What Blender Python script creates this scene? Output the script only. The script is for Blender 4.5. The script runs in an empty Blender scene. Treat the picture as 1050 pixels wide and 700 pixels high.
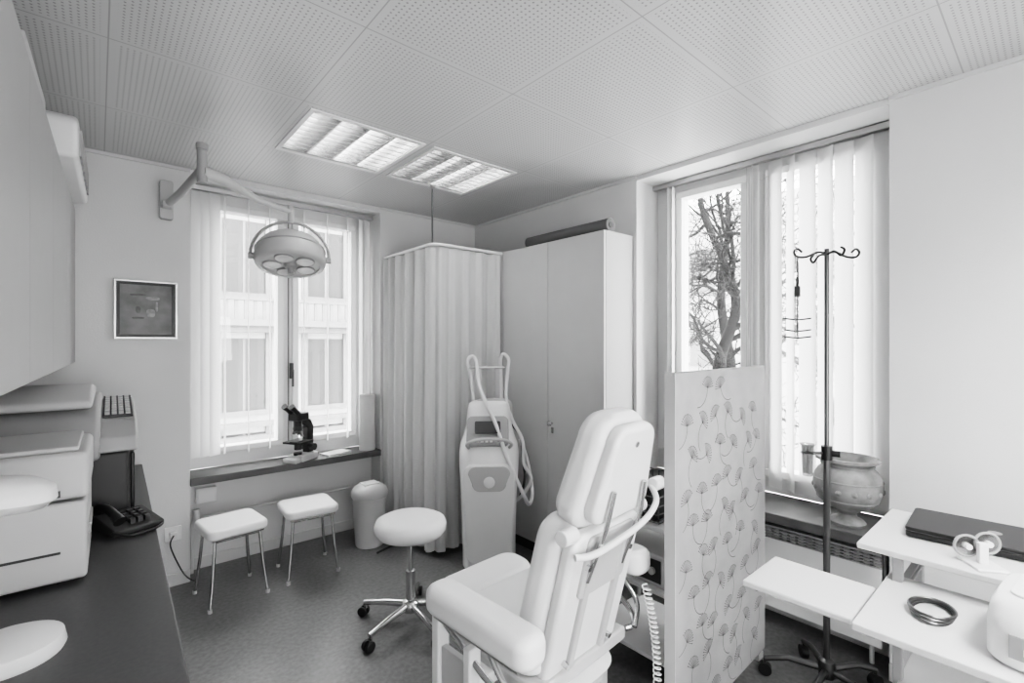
import bpy, bmesh, math, random
from mathutils import Vector, Matrix, Euler
random.seed(7)
S=bpy.context.scene
PI=math.pi
# ---------------------------------------------------------------- materials
def mat(name,c,rough=.5,metal=0,noise=0,nscale=8,bump=0,bscale=200,trans=0,spec=.5,coat=0):
    m=bpy.data.materials.new(name); m.use_nodes=True
    nt=m.node_tree; b=nt.nodes['Principled BSDF']
    b.inputs['Base Color'].default_value=(c,c,c,1)
    b.inputs['Roughness'].default_value=rough
    b.inputs['Metallic'].default_value=metal
    b.inputs['Specular IOR Level'].default_value=spec
    b.inputs['Coat Weight'].default_value=coat
    tc=nt.nodes.new('ShaderNodeTexCoord')
    n=nt.nodes.new('ShaderNodeTexNoise'); n.inputs['Scale'].default_value=nscale; n.inputs['Detail'].default_value=4
    nt.links.new(tc.outputs['Object'],n.inputs['Vector'])
    r=nt.nodes.new('ShaderNodeMapRange')
    nz=max(noise,.015)
    r.inputs['From Min'].default_value=.3; r.inputs['From Max'].default_value=.7
    r.inputs['To Min'].default_value=c*(1-nz); r.inputs['To Max'].default_value=c*(1+nz)
    nt.links.new(n.outputs['Fac'],r.inputs['Value'])
    nt.links.new(r.outputs['Result'],b.inputs['Base Color'])
    if bump:
        n2=nt.nodes.new('ShaderNodeTexNoise'); n2.inputs['Scale'].default_value=bscale
        nt.links.new(tc.outputs['Object'],n2.inputs['Vector'])
        bp=nt.nodes.new('ShaderNodeBump'); bp.inputs['Strength'].default_value=bump; bp.inputs['Distance'].default_value=.003
        nt.links.new(n2.outputs['Fac'],bp.inputs['Height']); nt.links.new(bp.outputs['Normal'],b.inputs['Normal'])
    if trans:
        t=nt.nodes.new('ShaderNodeBsdfTranslucent'); t.inputs['Color'].default_value=(.85,.85,.85,1)
        mx=nt.nodes.new('ShaderNodeMixShader'); mx.inputs[0].default_value=trans
        o=nt.nodes['Material Output']
        nt.links.new(b.outputs[0],mx.inputs[1]); nt.links.new(t.outputs[0],mx.inputs[2]); nt.links.new(mx.outputs[0],o.inputs['Surface'])
    return m
def glassmat(name,tint=.95,gl=.06):
    m=bpy.data.materials.new(name); m.use_nodes=True; nt=m.node_tree
    nt.nodes.remove(nt.nodes['Principled BSDF'])
    t=nt.nodes.new('ShaderNodeBsdfTransparent'); t.inputs[0].default_value=(tint,tint,tint,1)
    g=nt.nodes.new('ShaderNodeBsdfGlossy'); g.inputs['Roughness'].default_value=.02
    mx=nt.nodes.new('ShaderNodeMixShader'); mx.inputs[0].default_value=gl
    nt.links.new(t.outputs[0],mx.inputs[1]); nt.links.new(g.outputs[0],mx.inputs[2])
    nt.links.new(mx.outputs[0],nt.nodes['Material Output'].inputs['Surface'])
    return m
def emit(name,s):
    m=bpy.data.materials.new(name); m.use_nodes=True; nt=m.node_tree
    nt.nodes.remove(nt.nodes['Principled BSDF'])
    e=nt.nodes.new('ShaderNodeEmission'); e.inputs['Strength'].default_value=s
    nt.links.new(e.outputs[0],nt.nodes['Material Output'].inputs['Surface']); return m

M_wall=mat('plaster_wall',.66,.85,noise=.02,nscale=3,bump=.25,bscale=120)
M_floor=mat('linoleum',.14,.30,noise=.22,nscale=45,bump=.03,bscale=60)
M_frame=mat('window_paint',.74,.4)
M_base=mat('baseboard_paint',.6,.5)
M_sill=mat('dark_sill',.08,.4,noise=.15,nscale=10)
M_blind=mat('blind_fabric',.68,.8,trans=.22)
M_blind2=mat('blind_fabric_thin',.80,.8,trans=.45)
M_curt=mat('curtain_cloth',.64,.9,trans=.15,bump=.1,bscale=300)
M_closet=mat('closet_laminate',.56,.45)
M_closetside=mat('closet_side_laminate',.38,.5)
M_white=mat('white_plastic',.78,.35,coat=.2)
M_vinyl=mat('white_vinyl',.80,.38,bump=.05,bscale=60)
M_grey=mat('grey_plastic',.33,.45)
M_roll=mat('roll_rubber',.12,.6)
M_lgrey=mat('light_grey_plastic',.48,.45)
M_dgrey=mat('dark_grey_plastic',.035,.5)
M_black=mat('black_plastic',.010,.4)
M_chrome=mat('chrome',.62,.18,metal=1)
M_alu=mat('brushed_aluminium',.5,.35,metal=1)
M_steel=mat('dark_steel',.14,.35,metal=1)
M_cab=mat('cabinet_laminate',.38,.45)
M_counter=mat('counter_laminate',.07,.42,noise=.1,nscale=90)
M_lamp=mat('lamp_enamel',.45,.35)
M_lens=mat('lamp_lens',.6,.15)
M_urn=mat('stone_urn_ceramic',.24,.75,noise=.35,nscale=14,bump=.5,bscale=50)
M_glass=glassmat('window_glass')
M_gl2=glassmat('clear_plastic',.6,.15)
M_desk=mat('desk_laminate',.62,.4)
M_refl=mat('louver_reflector',.55,.22,metal=.8)
M_tube=emit('fluorescent_tube_glow',10)
M_tube2=emit('fluorescent_tube_dim',4)
M_paper=mat('paper',.8,.8)
M_screen=mat('screen_fabric',.37,.9,bump=.1,bscale=250,noise=.06)
M_leaf=mat('printed_leaf',.14,.9)
M_facade=mat('facade_render',.36,.9,noise=.05)
M_facade2=mat('facade_stone',.15,.9,noise=.12)
M_fwin=mat('facade_window_dark',.03,.3)
M_bark=mat('tree_bark',.006,.95,noise=.4,nscale=5)
M_ground=mat('street_asphalt',.08,.95)

def ceiling_mat():
    m=bpy.data.materials.new('perforated_metal_ceiling'); m.use_nodes=True; nt=m.node_tree; N=nt.nodes; L=nt.links
    b=N['Principled BSDF']; b.inputs['Roughness'].default_value=.34
    g=N.new('ShaderNodeNewGeometry'); sp=N.new('ShaderNodeSeparateXYZ'); L.new(g.outputs['Position'],sp.inputs[0])
    def mth(op,a,bv=None,c=None):
        n=N.new('ShaderNodeMath'); n.operation=op
        for i,v in enumerate((a,bv,c)):
            if v is None: continue
            if isinstance(v,(int,float)): n.inputs[i].default_value=v
            else: L.new(v,n.inputs[i])
        return n.outputs[0]
    def dist(out,off,per):
        a=mth('SUBTRACT',out,off); a=mth('DIVIDE',a,per); a=mth('FRACT',a); a=mth('SUBTRACT',a,.5); a=mth('ABSOLUTE',a); a=mth('SUBTRACT',.5,a); return mth('MULTIPLY',a,per)
    dx=dist(sp.outputs[0],.03-6.9,.69); dy=dist(sp.outputs[1],.27-6.75,.675)
    dm=mth('MINIMUM',dx,dy)
    seam=mth('LESS_THAN',dm,.0025)
    inside=mth('GREATER_THAN',dm,.022)
    def cell(out):
        a=mth('MULTIPLY',out,1/.0195); a=mth('ADD',a,500); a=mth('FRACT',a); a=mth('SUBTRACT',a,.5); return mth('MULTIPLY',a,a)
    d=mth('ADD',cell(sp.outputs[0]),cell(sp.outputs[1]))
    dot=mth('LESS_THAN',d,.04)
    dot=mth('MULTIPLY',dot,inside)
    col=mth('MULTIPLY_ADD',dot,-.28,.55)
    col=mth('MULTIPLY_ADD',seam,-.22,col)
    L.new(col,b.inputs['Base Color'])
    return m
M_ceil=ceiling_mat()

# ---------------------------------------------------------------- mesh helpers
def root(name,loc=(0,0,0),rz=0,par=None,rot=None):
    e=bpy.data.objects.new(name,None); e.empty_display_size=.1
    e.location=loc; e.rotation_euler=rot if rot is not None else (0,0,math.radians(rz)); S.collection.objects.link(e)
    if par: e.parent=par
    return e
def mk(name,vs,fs,m,par=None,smooth=False,bevel=0,bseg=3,sub=0,loc=None,rot=None):
    me=bpy.data.meshes.new(name); me.from_pydata([tuple(v) for v in vs],[],fs)
    bm=bmesh.new(); bm.from_mesh(me); bmesh.ops.recalc_face_normals(bm,faces=bm.faces); bm.to_mesh(me); bm.free()
    me.update(); me.materials.append(m)
    if smooth or bevel:
        for p in me.polygons: p.use_smooth=True
    o=bpy.data.objects.new(name,me); S.collection.objects.link(o)
    if par: o.parent=par
    if loc is not None: o.location=loc
    if rot is not None: o.rotation_euler=[math.radians(a) for a in rot]
    if bevel:
        b=o.modifiers.new('bevel','BEVEL'); b.width=bevel; b.segments=bseg; b.limit_method='ANGLE'; b.angle_limit=math.radians(40); b.harden_normals=True
    elif smooth:
        try: me.set_sharp_from_angle(angle=math.radians(45))
        except Exception: pass
    if sub:
        s=o.modifiers.new('sub','SUBSURF'); s.levels=sub; s.render_levels=sub
    return o
BF=[(0,1,2,3),(4,7,6,5),(0,4,5,1),(1,5,6,2),(2,6,7,3),(3,7,4,0)]
def bv(a,b):
    x0,y0,z0=a; x1,y1,z1=b
    return [(x0,y0,z0),(x1,y0,z0),(x1,y1,z0),(x0,y1,z0),(x0,y0,z1),(x1,y0,z1),(x1,y1,z1),(x0,y1,z1)]
def box(name,a,b,m,par=None,bevel=0,loc=None,rot=None,bseg=3):
    return mk(name,bv(a,b),BF,m,par,bevel=bevel,loc=loc,rot=rot,bseg=bseg)
def boxes(name,L,m,par=None,bevel=0,loc=None,rot=None):
    vs=[];fs=[]
    for a,b in L:
        k=len(vs); vs+=bv(a,b); fs+=[tuple(i+k for i in f) for f in BF]
    return mk(name,vs,fs,m,par,bevel=bevel,loc=loc,rot=rot)
def cat(pts,n=8,closed=False):
    P=[Vector(p) for p in pts]; out=[]; c=len(P)
    rng=range(c if closed else c-1)
    for i in rng:
        if closed: p0,p1,p2,p3=P[(i-1)%c],P[i],P[(i+1)%c],P[(i+2)%c]
        else: p0,p1,p2,p3=P[max(i-1,0)],P[i],P[i+1],P[min(i+2,c-1)]
        for k in range(n):
            t=k/n; out.append(.5*((2*p1)+(p2-p0)*t+(2*p0-5*p1+4*p2-p3)*t*t+(3*p1-p0-3*p2+p3)*t**3))
    if not closed: out.append(P[-1])
    return out
def sweep(pts,r,seg,closed=False):
    P=[Vector(p) for p in pts]; n=len(P); vs=[];fs=[]
    R=r if isinstance(r,(list,tuple)) else [r]*n
    up=None
    for i in range(n):
        if closed: t=(P[(i+1)%n]-P[i-1]).normalized()
        else: t=(P[min(i+1,n-1)]-P[max(i-1,0)]).normalized()
        if up is None:
            up=Vector((0,0,1)) if abs(t.z)<.9 else Vector((1,0,0))
        a=(up-t*up.dot(t)); 
        if a.length<1e-6: a=t.orthogonal()
        a.normalize(); b=t.cross(a); up=a
        for k in range(seg):
            th=2*PI*k/seg; vs.append(P[i]+(a*math.cos(th)+b*math.sin(th))*R[i])
    m=n if closed else n-1
    for i in range(m):
        j=(i+1)%n
        for k in range(seg):
            l=(k+1)%seg; fs.append((i*seg+k,i*seg+l,j*seg+l,j*seg+k))
    if not closed:
        fs.append(tuple(range(seg))); fs.append(tuple((n-1)*seg+k for k in range(seg)))
    return vs,fs
def lerpR(r,n):
    R=[]
    for i in range(n):
        f=i/(n-1)*(len(r)-1); a=int(min(f,len(r)-2)); R.append(r[a]+(r[a+1]-r[a])*(f-a))
    return R
def tube(name,pts,r,m,par=None,smooth=0,closed=False,seg=10,loc=None,rot=None):
    if smooth: pts=cat(pts,smooth,closed)
    if isinstance(r,(list,tuple)) and len(r)!=len(pts): r=lerpR(r,len(pts))
    vs,fs=sweep(pts,r,seg,closed); return mk(name,vs,fs,m,par,smooth=True,loc=loc,rot=rot)
def tubes(name,L,r,m,par=None,smooth=0,seg=8):
    vs=[];fs=[]
    for pts in L:
        if smooth: pts=cat(pts,smooth)
        v,f=sweep(pts,r,seg); k=len(vs); vs+=v; fs+=[tuple(i+k for i in q) for q in f]
    return mk(name,vs,fs,m,par,smooth=True)
def cyl(name,a,b,r,m,par=None,seg=24,bevel=0):
    vs,fs=sweep([a,b],r,seg); return mk(name,vs,fs,m,par,smooth=True,bevel=bevel,bseg=2)
def lathe(name,prof,m,par=None,loc=None,rot=None,seg=36,sx=1,sy=1):
    vs=[];fs=[]; n=len(prof)
    for r,z in prof:
        for k in range(seg):
            t=2*PI*k/seg; vs.append((max(r,1e-4)*math.cos(t)*sx,max(r,1e-4)*math.sin(t)*sy,z))
    for i in range(n-1):
        for k in range(seg):
            l=(k+1)%seg; fs.append((i*seg+k,i*seg+l,(i+1)*seg+l,(i+1)*seg+k))
    fs.append(tuple(range(seg))); fs.append(tuple((n-1)*seg+k for k in range(seg)))
    return mk(name,vs,fs,m,par,smooth=True,loc=loc,rot=rot)
def loft(name,secs,m,par=None,seg=40,loc=None,rot=None,smooth=True):
    vs=[];fs=[]
    for z,cx,cy,rx,ry,e in secs:
        for k in range(seg):
            t=2*PI*k/seg; c,s=math.cos(t),math.sin(t)
            vs.append((cx+rx*math.copysign(abs(c)**(2/e),c),cy+ry*math.copysign(abs(s)**(2/e),s),z))
    for i in range(len(secs)-1):
        for k in range(seg):
            l=(k+1)%seg; fs.append((i*seg+k,i*seg+l,(i+1)*seg+l,(i+1)*seg+k))
    fs.append(tuple(range(seg))); fs.append(tuple((len(secs)-1)*seg+k for k in range(seg)))
    return mk(name,vs,fs,m,par,smooth=smooth,loc=loc,rot=rot)
def rslab(name,w,h,t,rc,m,par=None,loc=(0,0,0),rot=(0,0,0),wt=None,bev=None,n=7):
    wt=wt or w; pts=[]
    for cx,cz,a0 in ((w/2-rc,-h/2+rc,-90),(wt/2-rc,h/2-rc,0),(-wt/2+rc,h/2-rc,90),(-w/2+rc,-h/2+rc,180)):
        for k in range(n+1):
            a=math.radians(a0+90*k/n); pts.append((cx+rc*math.cos(a),cz+rc*math.sin(a)))
    N=len(pts); vs=[(x,-t/2,z) for x,z in pts]+[(x,t/2,z) for x,z in pts]
    fs=[tuple(range(N)),tuple(range(2*N-1,N-1,-1))]+[(i,(i+1)%N,(i+1)%N+N,i+N) for i in range(N)]
    return mk(name,vs,fs,m,par,bevel=bev if bev else t*.42,bseg=4,loc=loc,rot=rot)
def prism(name,prof,x0,x1,m,par=None,bevel=0,loc=None,rot=None):
    N=len(prof); vs=[(x0,y,z) for y,z in prof]+[(x1,y,z) for y,z in prof]
    fs=[tuple(range(N)),tuple(range(2*N-1,N-1,-1))]+[(i,(i+1)%N,(i+1)%N+N,i+N) for i in range(N)]
    return mk(name,vs,fs,m,par,bevel=bevel,loc=loc,rot=rot)

# ---------------------------------------------------------------- room
XR,YB,H=2.727,3.684,2.65
XL,YN=-.62,-1.9
box('floor',(XL-.1,YN-.1,-.1),(3.15,4.1,0),M_floor)
boxes('wall_back',[((XL-.1,YB,0),(.45,4.1,H)),((1.76,YB,0),(3.15,4.1,H)),((.45,3.86,0),(1.76,4.1,.62)),((.45,YB,2.61),(1.76,4.1,H))],M_wall)
boxes('wall_right',[((XR,1.87,0),(3.15,YB,H)),((XR,YN,0),(3.15,.518,H)),((2.93,.518,0),(3.15,1.87,.62)),((XR,.518,2.62),(3.15,1.87,H))],M_wall)
box('wall_left',(XL-.1,YN,0),(XL,YB,H),M_wall)
box('wall_front',(XL-.1,YN-.1,0),(3.15,YN,H),M_wall)
T=[(.775,1.385,2.35,2.95),(1.455,2.065,2.35,2.95),(.775,1.385,-.98,-.38),(1.455,2.065,-.98,-.38)]  # last pair: unseen troffers added behind the camera for fill light
def ceiling():
    xs=sorted({XL-.1,3.15}|{t[0] for t in T}|{t[1] for t in T}); ys=sorted({YN-.1,4.1}|{t[2] for t in T}|{t[3] for t in T})
    L=[]
    for i in range(len(xs)-1):
        for j in range(len(ys)-1):
            cx=(xs[i]+xs[i+1])/2; cy=(ys[j]+ys[j+1])/2
            if any(t[0]<cx<t[1] and t[2]<cy<t[3] for t in T): continue
            L.append((xs[i],xs[i+1],ys[j],ys[j+1]))
    vs=[];fs=[]
    for a,b,c,d in L:
        k=len(vs); vs+=[(a,c,H),(b,c,H),(b,d,H),(a,d,H)]; fs.append((k,k+3,k+2,k+1))
    k=len(vs); vs+=bv((XL-.1,YN-.1,2.85),(3.15,4.1,2.95)); fs+=[tuple(i+k for i in f) for f in BF]
    me=bpy.data.meshes.new('ceiling'); me.from_pydata(vs,[],fs); me.materials.append(M_ceil)
    o=bpy.data.objects.new('ceiling',me); S.collection.objects.link(o)
ceiling()
boxes('trim_plenum',[((XL-.1,YN-.1,H),(XL-.05,4.1,2.85)),((3.1,YN-.1,H),(3.15,4.1,2.85)),((XL-.05,YN-.1,H),(3.1,YN-.05,2.85)),((XL-.05,4.05,H),(3.1,4.1,2.85))],M_wall)
boxes('trim_1',[((XL,YB-.015,H-.018),(.45,YB,H)),((1.76,YB-.015,H-.018),(XR,YB,H)),((XR-.015,1.87,H-.018),(XR,YB,H)),((XR-.015,YN,H-.018),(XR,.518,H))],M_base)
boxes('baseboard_back',[((.23,YB-.015,0),(.45,YB,.08)),((1.76,YB-.015,0),(2.41,YB,.08)),((.45,3.845,0),(1.76,3.86,.08))],M_base,bevel=.004)
boxes('baseboard_right',[((XR-.015,YN,0),(XR,.518,.08)),((2.915,.518,0),(2.93,1.87,.08))],M_base,bevel=.004)

for i,(x0,x1,y0,y1) in enumerate(T):
    r=root('ceiling_light_troffer',(x0,y0,H))
    W=x1-x0;D=y1-y0
    boxes('frame',[((-.008,-.008,-.006),(W+.008,.014,.0)),((-.008,D-.014,-.006),(W+.008,D+.008,0)),((-.008,.014,-.006),(.014,D-.014,0)),((W-.014,.014,-.006),(W+.008,D-.014,0))],M_white,r)
    boxes('housing',[((0,0,0),(.01,D,.13)),((W-.01,0,0),(W,D,.13)),((.01,0,0),(W-.01,.01,.13)),((.01,D-.01,0),(W-.01,D,.13)),((0,0,.13),(W,D,.14))],M_grey,r)
    nb=4
    for k in range(nb+1):
        cx=.012+(W-.024)*k/nb
        w=.022 if 0<k<nb else .008
        prism('reflector_%d'%(k+1),[(-.004,0),(.004,0),(w,.045),(-w,.045)],-(D/2-.012),D/2-.012,M_refl,r,loc=(cx,D/2,0),rot=(0,0,90))
    L=[]
    for k in range(10):
        cy=.03+(D-.06)*k/9
        L.append(((.014,cy-.004,.001),(W-.014,cy+.004,.045)))
    boxes('cross_blades',L,M_refl,r)
    for k in range(nb):
        cx=.012+(W-.024)*(k+.5)/nb
        cyl('tube_%d'%(k+1),(cx,.03,.085),(cx,D-.03,.085),.022,M_tube2 if k<2 else M_tube,r,seg=12)
    if i>1:  # area lamps put only in the added rear pair, to brighten the room
        ld=bpy.data.lights.new('rear_fill_lamp','AREA'); ld.shape='RECTANGLE'; ld.size=W-.08; ld.size_y=D-.08; ld.energy=36
        lo=bpy.data.objects.new('rear_fill_light',ld); lo.location=(W/2,D/2,.055); S.collection.objects.link(lo); lo.parent=r

# ---------------------------------------------------------------- windows
def window(name,loc,rz,W,z0,z1,panes,zg0,zg1):
    r=root(name,loc,rz)
    L=[((0,0,z0),(W,.06,zg0)),((0,0,zg1),(W,.06,z1))]
    xs=[0]+[v for p in panes for v in p]+[W]
    for i in range(0,len(xs),2): L.append(((xs[i],0,zg0),(xs[i+1],.06,zg1)))
    boxes('frame',L,M_frame,r,bevel=.004)
    for i,(a,b) in enumerate(panes):
        w=.045
        boxes('sash_%d'%(i+1),[((a-w,-.03,zg0-w),(b+w,0,zg0)),((a-w,-.03,zg1),(b+w,0,zg1+w)),((a-w,-.03,zg0),(a,0,zg1)),((b,-.03,zg0),(b+w,0,zg1))],M_frame,r,bevel=.006)
        box('glass_%d'%(i+1),(a,.025,zg0),(b,.031,zg1),M_glass,r)
    return r
w1=window('window_1',(.45,3.93,0),0,1.31,.66,2.61,[(.13,.58),(.735,1.15)],.80,2.47)
boxes('handle',[((.665,-.055,1.26),(.69,-.03,1.38)),((.67,-.075,1.30),(.685,-.055,1.32)),((.67,-.085,1.2),(.685,-.072,1.33))],M_dgrey,w1,bevel=.003)
box('mullion_gap',(.655,-.036,.78),(.661,-.03,2.5),M_dgrey,w1)
w2=window('window_2',(2.98,1.87,0),-90,1.352,.66,2.62,[(.2,.585),(.77,1.24)],.80,2.50)
boxes('handle',[((.665,-.055,1.26),(.69,-.03,1.38)),((.67,-.085,1.2),(.685,-.055,1.33))],M_lgrey,w2,bevel=.003)
box('trim_2',(.45,3.665,.61),(1.76,3.93,.66),M_sill,bevel=.006)
box('trim_3',(2.61,.50,.61),(2.98,1.87,.66),M_sill,bevel=.006)

def slat(vs,fs,x,y,ang,w,z0,z1):
    k=len(vs); c,s=math.cos(ang),math.sin(ang); n=4
    for z in (z0,z1):
        for i in range(n+1):
            u=(i/n-.5)*w; v=.006*(1-(2*i/n-1)**2)
            vs.append((x+u*c-v*s,y+u*s+v*c,z))
    for i in range(n): fs.append((k+i,k+i+1,k+n+2+i,k+n+1+i))
def blind(name,loc,rz,W,zt,zb,slats,m,w=.089):
    r=root(name,loc,rz)
    box('head_rail',(0,-.02,zt),(W,.02,zt+.03),M_alu,r,bevel=.003)
    vs=[];fs=[]
    for x,a in slats: slat(vs,fs,x,0,math.radians(a),w,zb,zt-.01)
    mk('slats',vs,fs,m,r,smooth=True)
    return r
sl=[(.05,15),(.10,20),(.15,28),(.21,72),(.36,77),(.50,71),(.74,66),(.92,64),(1.08,60),(1.19,45),(1.245,35)]
blind('vertical_blind',(.46,3.82,0),0,1.29,2.565,.76,sl,M_blind2,w=.08)
sl2=[(.12,-80),(.15,-75),(.68,-48),(.70+.085,-22),(.70+.165,-46),(.70+.25,-14),(.70+.335,-26),(.70+.42,-12),(.70+.505,-22),(.70+.59,-12)]
b2=blind('vertical_blind',(2.93,1.865,0),-90,1.34,2.585,.70,sl2,M_blind,w=.092)
tube('pull_chain',[(.64,-.03,2.58),(.64,-.035,1.0),(.66,-.035,.98),(.67,-.03,2.58)],.002,M_lgrey,b2,seg=5)

# ---------------------------------------------------------------- closet
c=root('built_in_closet',(2.414,1.895,0))
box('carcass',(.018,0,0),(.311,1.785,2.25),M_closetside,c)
boxes('plinth',[((.012,.0,0),(.018,1.785,.07))],M_dgrey,c)
for k in range(3):
    y0=.0+k*.5; y1=min(y0+.497,1.785)
    box('door_%d'%(k+1),(0,y0+.002,.075),(.0175,y1,2.248),M_closet,c,bevel=.002)
box('door_4',(0,1.5,.075),(.0175,1.785,2.248),M_closet,c,bevel=.002)
for yy in (.455,):
    lathe('knob',[(.0,0),(.008,0),(.008,.018),(.018,.024),(.02,.034),(.012,.042),(0,.043)],M_chrome,c,loc=(0,yy,.97),rot=(0,-90,0),seg=18)
    box('lock_plate',(-.004,yy-.012,.90),(0,yy+.012,.94),M_chrome,c)
rr=root('rolled_mat',(2.50,1.93,2.25))
tube('roll',[(0,-.02,.045),(0,.75,.045)],.045,M_roll,rr,seg=24)
tube('roll_core',[(0,-.024,.045),(0,-.015,.045)],.02,M_dgrey,rr,seg=16)
boxes('roll_flap',[((.0,-.02,0.0),(.10,.75,.006))],M_roll,rr)

# ---------------------------------------------------------------- privacy curtain
cu=root('privacy_curtain',(0,0,0))
path=[(1.79,3.66),(1.79,2.99)]
for k in range(1,8):
    a=math.radians(180+90*k/8); path.append((1.85+.06*math.cos(a),2.97+.06*math.sin(a)))
path+=[(1.87,2.91),(2.40,2.89)]
tube('rail',[(x,y,2.235) for x,y in path],.011,M_white,cu,seg=10)
tube('ceiling_rod',[(1.80,2.94,2.24),(1.80,2.94,2.649)],.006,M_steel,cu)
lathe('rod_rose',[(.02,0),(.02,-.01),(.007,-.02)],M_alu,cu,loc=(1.80,2.94,2.649),seg=16)
def resample(p,n):
    P=[Vector((a,b,0)) for a,b in p]; d=[0]
    for i in range(1,len(P)): d.append(d[-1]+(P[i]-P[i-1]).length)
    out=[]
    for k in range(n+1):
        s=d[-1]*k/n; i=1
        while i<len(d)-1 and d[i]<s: i+=1
        f=(s-d[i-1])/(d[i]-d[i-1]); out.append((P[i-1].lerp(P[i],f),(P[i]-P[i-1]).normalized(),s))
    return out
rs=resample(path,360)
vs=[];fs=[]; NZ=14
for j in range(NZ+1):
    f=j/NZ; z=2.215-(2.215-.045)*f
    for i,(p,t,s) in enumerate(rs):
        nrm=Vector((t.y,-t.x,0)); 
        amp=.018+.012*math.sin(s*5.1)+.014*f
        w=amp*math.sin(s*50+1.3*math.sin(s*7)+.5*f*math.sin(s*3))+.35*amp*math.sin(s*107+2*f)
        q=p+nrm*w
        q.x=min(q.x,2.405); q.y=min(q.y,3.675)
        vs.append((q.x,q.y,z))
n=len(rs)
for j in range(NZ):
    for i in range(n-1): fs.append((j*n+i,j*n+i+1,(j+1)*n+i+1,(j+1)*n+i))
mk('cloth',vs,fs,M_curt,cu,smooth=True)
# ---------------------------------------------------------------- left wall furniture (run slightly skewed to the room)
PV=(-.095,3.665,0); RZ=-1.25
k=root('wall_cabinet',PV,RZ)
box('carcass',(-.42,-3.1,1.43),(-.018,0,2.28),M_cab,k)
for i in range(5):
    box('door_%d'%(i+1),(-.0175,-3.1+i*.62,1.425),(.0,-3.1+i*.62+.617,2.285),M_cab,k,bevel=.002)
q=root('storage_box',(-.36,1.45,2.281),RZ)
box('carton',(-.12,-.3,0),(.17,.3,.2),M_lgrey,q,bevel=.004); box('lid',(-.13,-.31,.15),(.18,.31,.22),M_white,q,bevel=.004)
q=root('storage_box',(-.33,2.2,2.281),RZ)
box('carton',(-.12,-.25,0),(.17,.25,.12),M_lgrey,q,bevel=.004); box('lid',(-.13,-.26,.09),(.18,.26,.14),M_lgrey,q,bevel=.004)
box('label',(.17,-.06,.02),(.172,.08,.08),M_paper,q)
q=root('wall_air_unit',(-.22,3.05,2.285),RZ)
prism('body',[(-.42,0),(.45,0),(.45,.15),(.40,.18),(-.38,.18),(-.42,.15)],-.16,.17,M_white,q,bevel=.02)
boxes('vents',[((.17,-.34+i*.09,.03),(.178,-.29+i*.09,.14)) for i in range(8)],M_grey,q)
k=root('base_counter',PV,RZ)
box('worktop',(-.44,-3.0,.765),(.30,0,.80),M_counter,k,bevel=.004)
box('carcass',(-.44,-2.98,.1),(.22,0,.765),M_cab,k)
box('plinth',(-.44,-2.98,0),(.17,0,.1),M_dgrey,k)
for i in range(5):
    box('door_%d'%(i+1),(.2205,-2.97+i*.594,.11),(.238,-2.97+i*.594+.59,.755),M_cab,k,bevel=.002)
    box('pull_%d'%(i+1),(.238,-2.75+i*.594,.70),(.25,-2.6+i*.594,.712),M_alu,k,bevel=.003)

q=root('laser_printer',(-.25,2.17,.80),-1)
box('lower_body',(-.24,-.2,.012),(.23,.2,.25),M_lgrey,q,bevel=.012)
box('upper_body',(-.245,-.205,.258),(.235,.205,.40),M_lgrey,q,bevel=.018)
box('top_cover',(-.21,-.18,.40),(.21,.18,.415),M_lgrey,q,bevel=.006)
boxes('paper_slot',[((-.18,-.21,.27),(.17,-.204,.29)),((-.18,-.206,.10),(.17,-.199,.106))],M_dgrey,q)
boxes('feet',[((-.2,-.17,0),(-.16,-.13,.014)),((.16,-.17,0),(.2,-.13,.014)),((-.2,.13,0),(-.16,.17,.014)),((.16,.13,0),(.2,.17,.014))],M_black,q)
box('side_grip',(.23,-.1,.12),(.236,.1,.15),M_grey,q)
# fax copier: dark base, pale sloping hood with a lid, stepped key panel at the right side
q=root('fax_copier',(-.2,2.88,.80),-1)
box('base',(-.27,-.33,.0),(.31,.3,.29),M_dgrey,q,bevel=.02)
prism('body',[(-.36,.26),(.3,.26),(.3,.49),(-.14,.48),(-.30,.43),(-.38,.33)],-.27,.215,M_grey,q,bevel=.02)
prism('lid',[(-.30,.0),(.28,.02),(.28,.06),(.0,.085),(-.24,.055),(-.30,.03)],-.26,.19,M_lgrey,q,bevel=.015,loc=(0,0,.465))
prism('key_wing',[(-.37,.29),(.28,.29),(.28,.455),(.0,.445),(-.22,.405),(-.35,.35)],.205,.335,M_grey,q,bevel=.012)
prism('control_panel',[(-.20,.0),(.20,.0),(.20,.006),(-.20,.006)],.22,.322,M_dgrey,q,bevel=.002,loc=(0,.0,.439),rot=(8,0,0))
boxes('keys',[((.226+i*.0235,-.17+j*.045,.005),(.243+i*.0235,-.145+j*.045,.014)) for i in range(4) for j in range(8)],M_lgrey,q,bevel=.002,loc=(0,0,.439),rot=(8,0,0))
box('side_panel',(.31,-.29,.03),(.325,.28,.27),M_black,q,bevel=.006)
q=root('telephone',(.095,2.43,.80),20)
prism('base',[(-.09,0),(.09,0),(.09,.055),(-.09,.025)],-.085,.085,M_dgrey,q,bevel=.008)
tube('handset',[(-.065,-.09,.06),(-.068,-.06,.078),(-.068,0,.09),(-.068,.06,.088),(-.065,.09,.075)],[.022,.016,.016,.016,.022],M_black,q,smooth=8)
boxes('keys',[((-.02+i*.025,-.06+j*.028,.03),(-.003+i*.025,-.042+j*.028,.050+j*.004)) for i in range(3) for j in range(4)],M_steel,q)
tube('cord',[(-.085,-.08,.02),(-.04,-.13,.008),(.04,-.12,.008),(.08,-.08,.01),(.07,-.02,.02)],.005,M_black,q,smooth=8)
q=root('desk_magnifier_lamp',(-.27,1.60,.80))
lathe('base_dish',[(0,0),(.095,0),(.10,.01),(.095,.035),(.06,.05),(0,.052)],M_white,q,loc=(.115,0,0))
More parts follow.
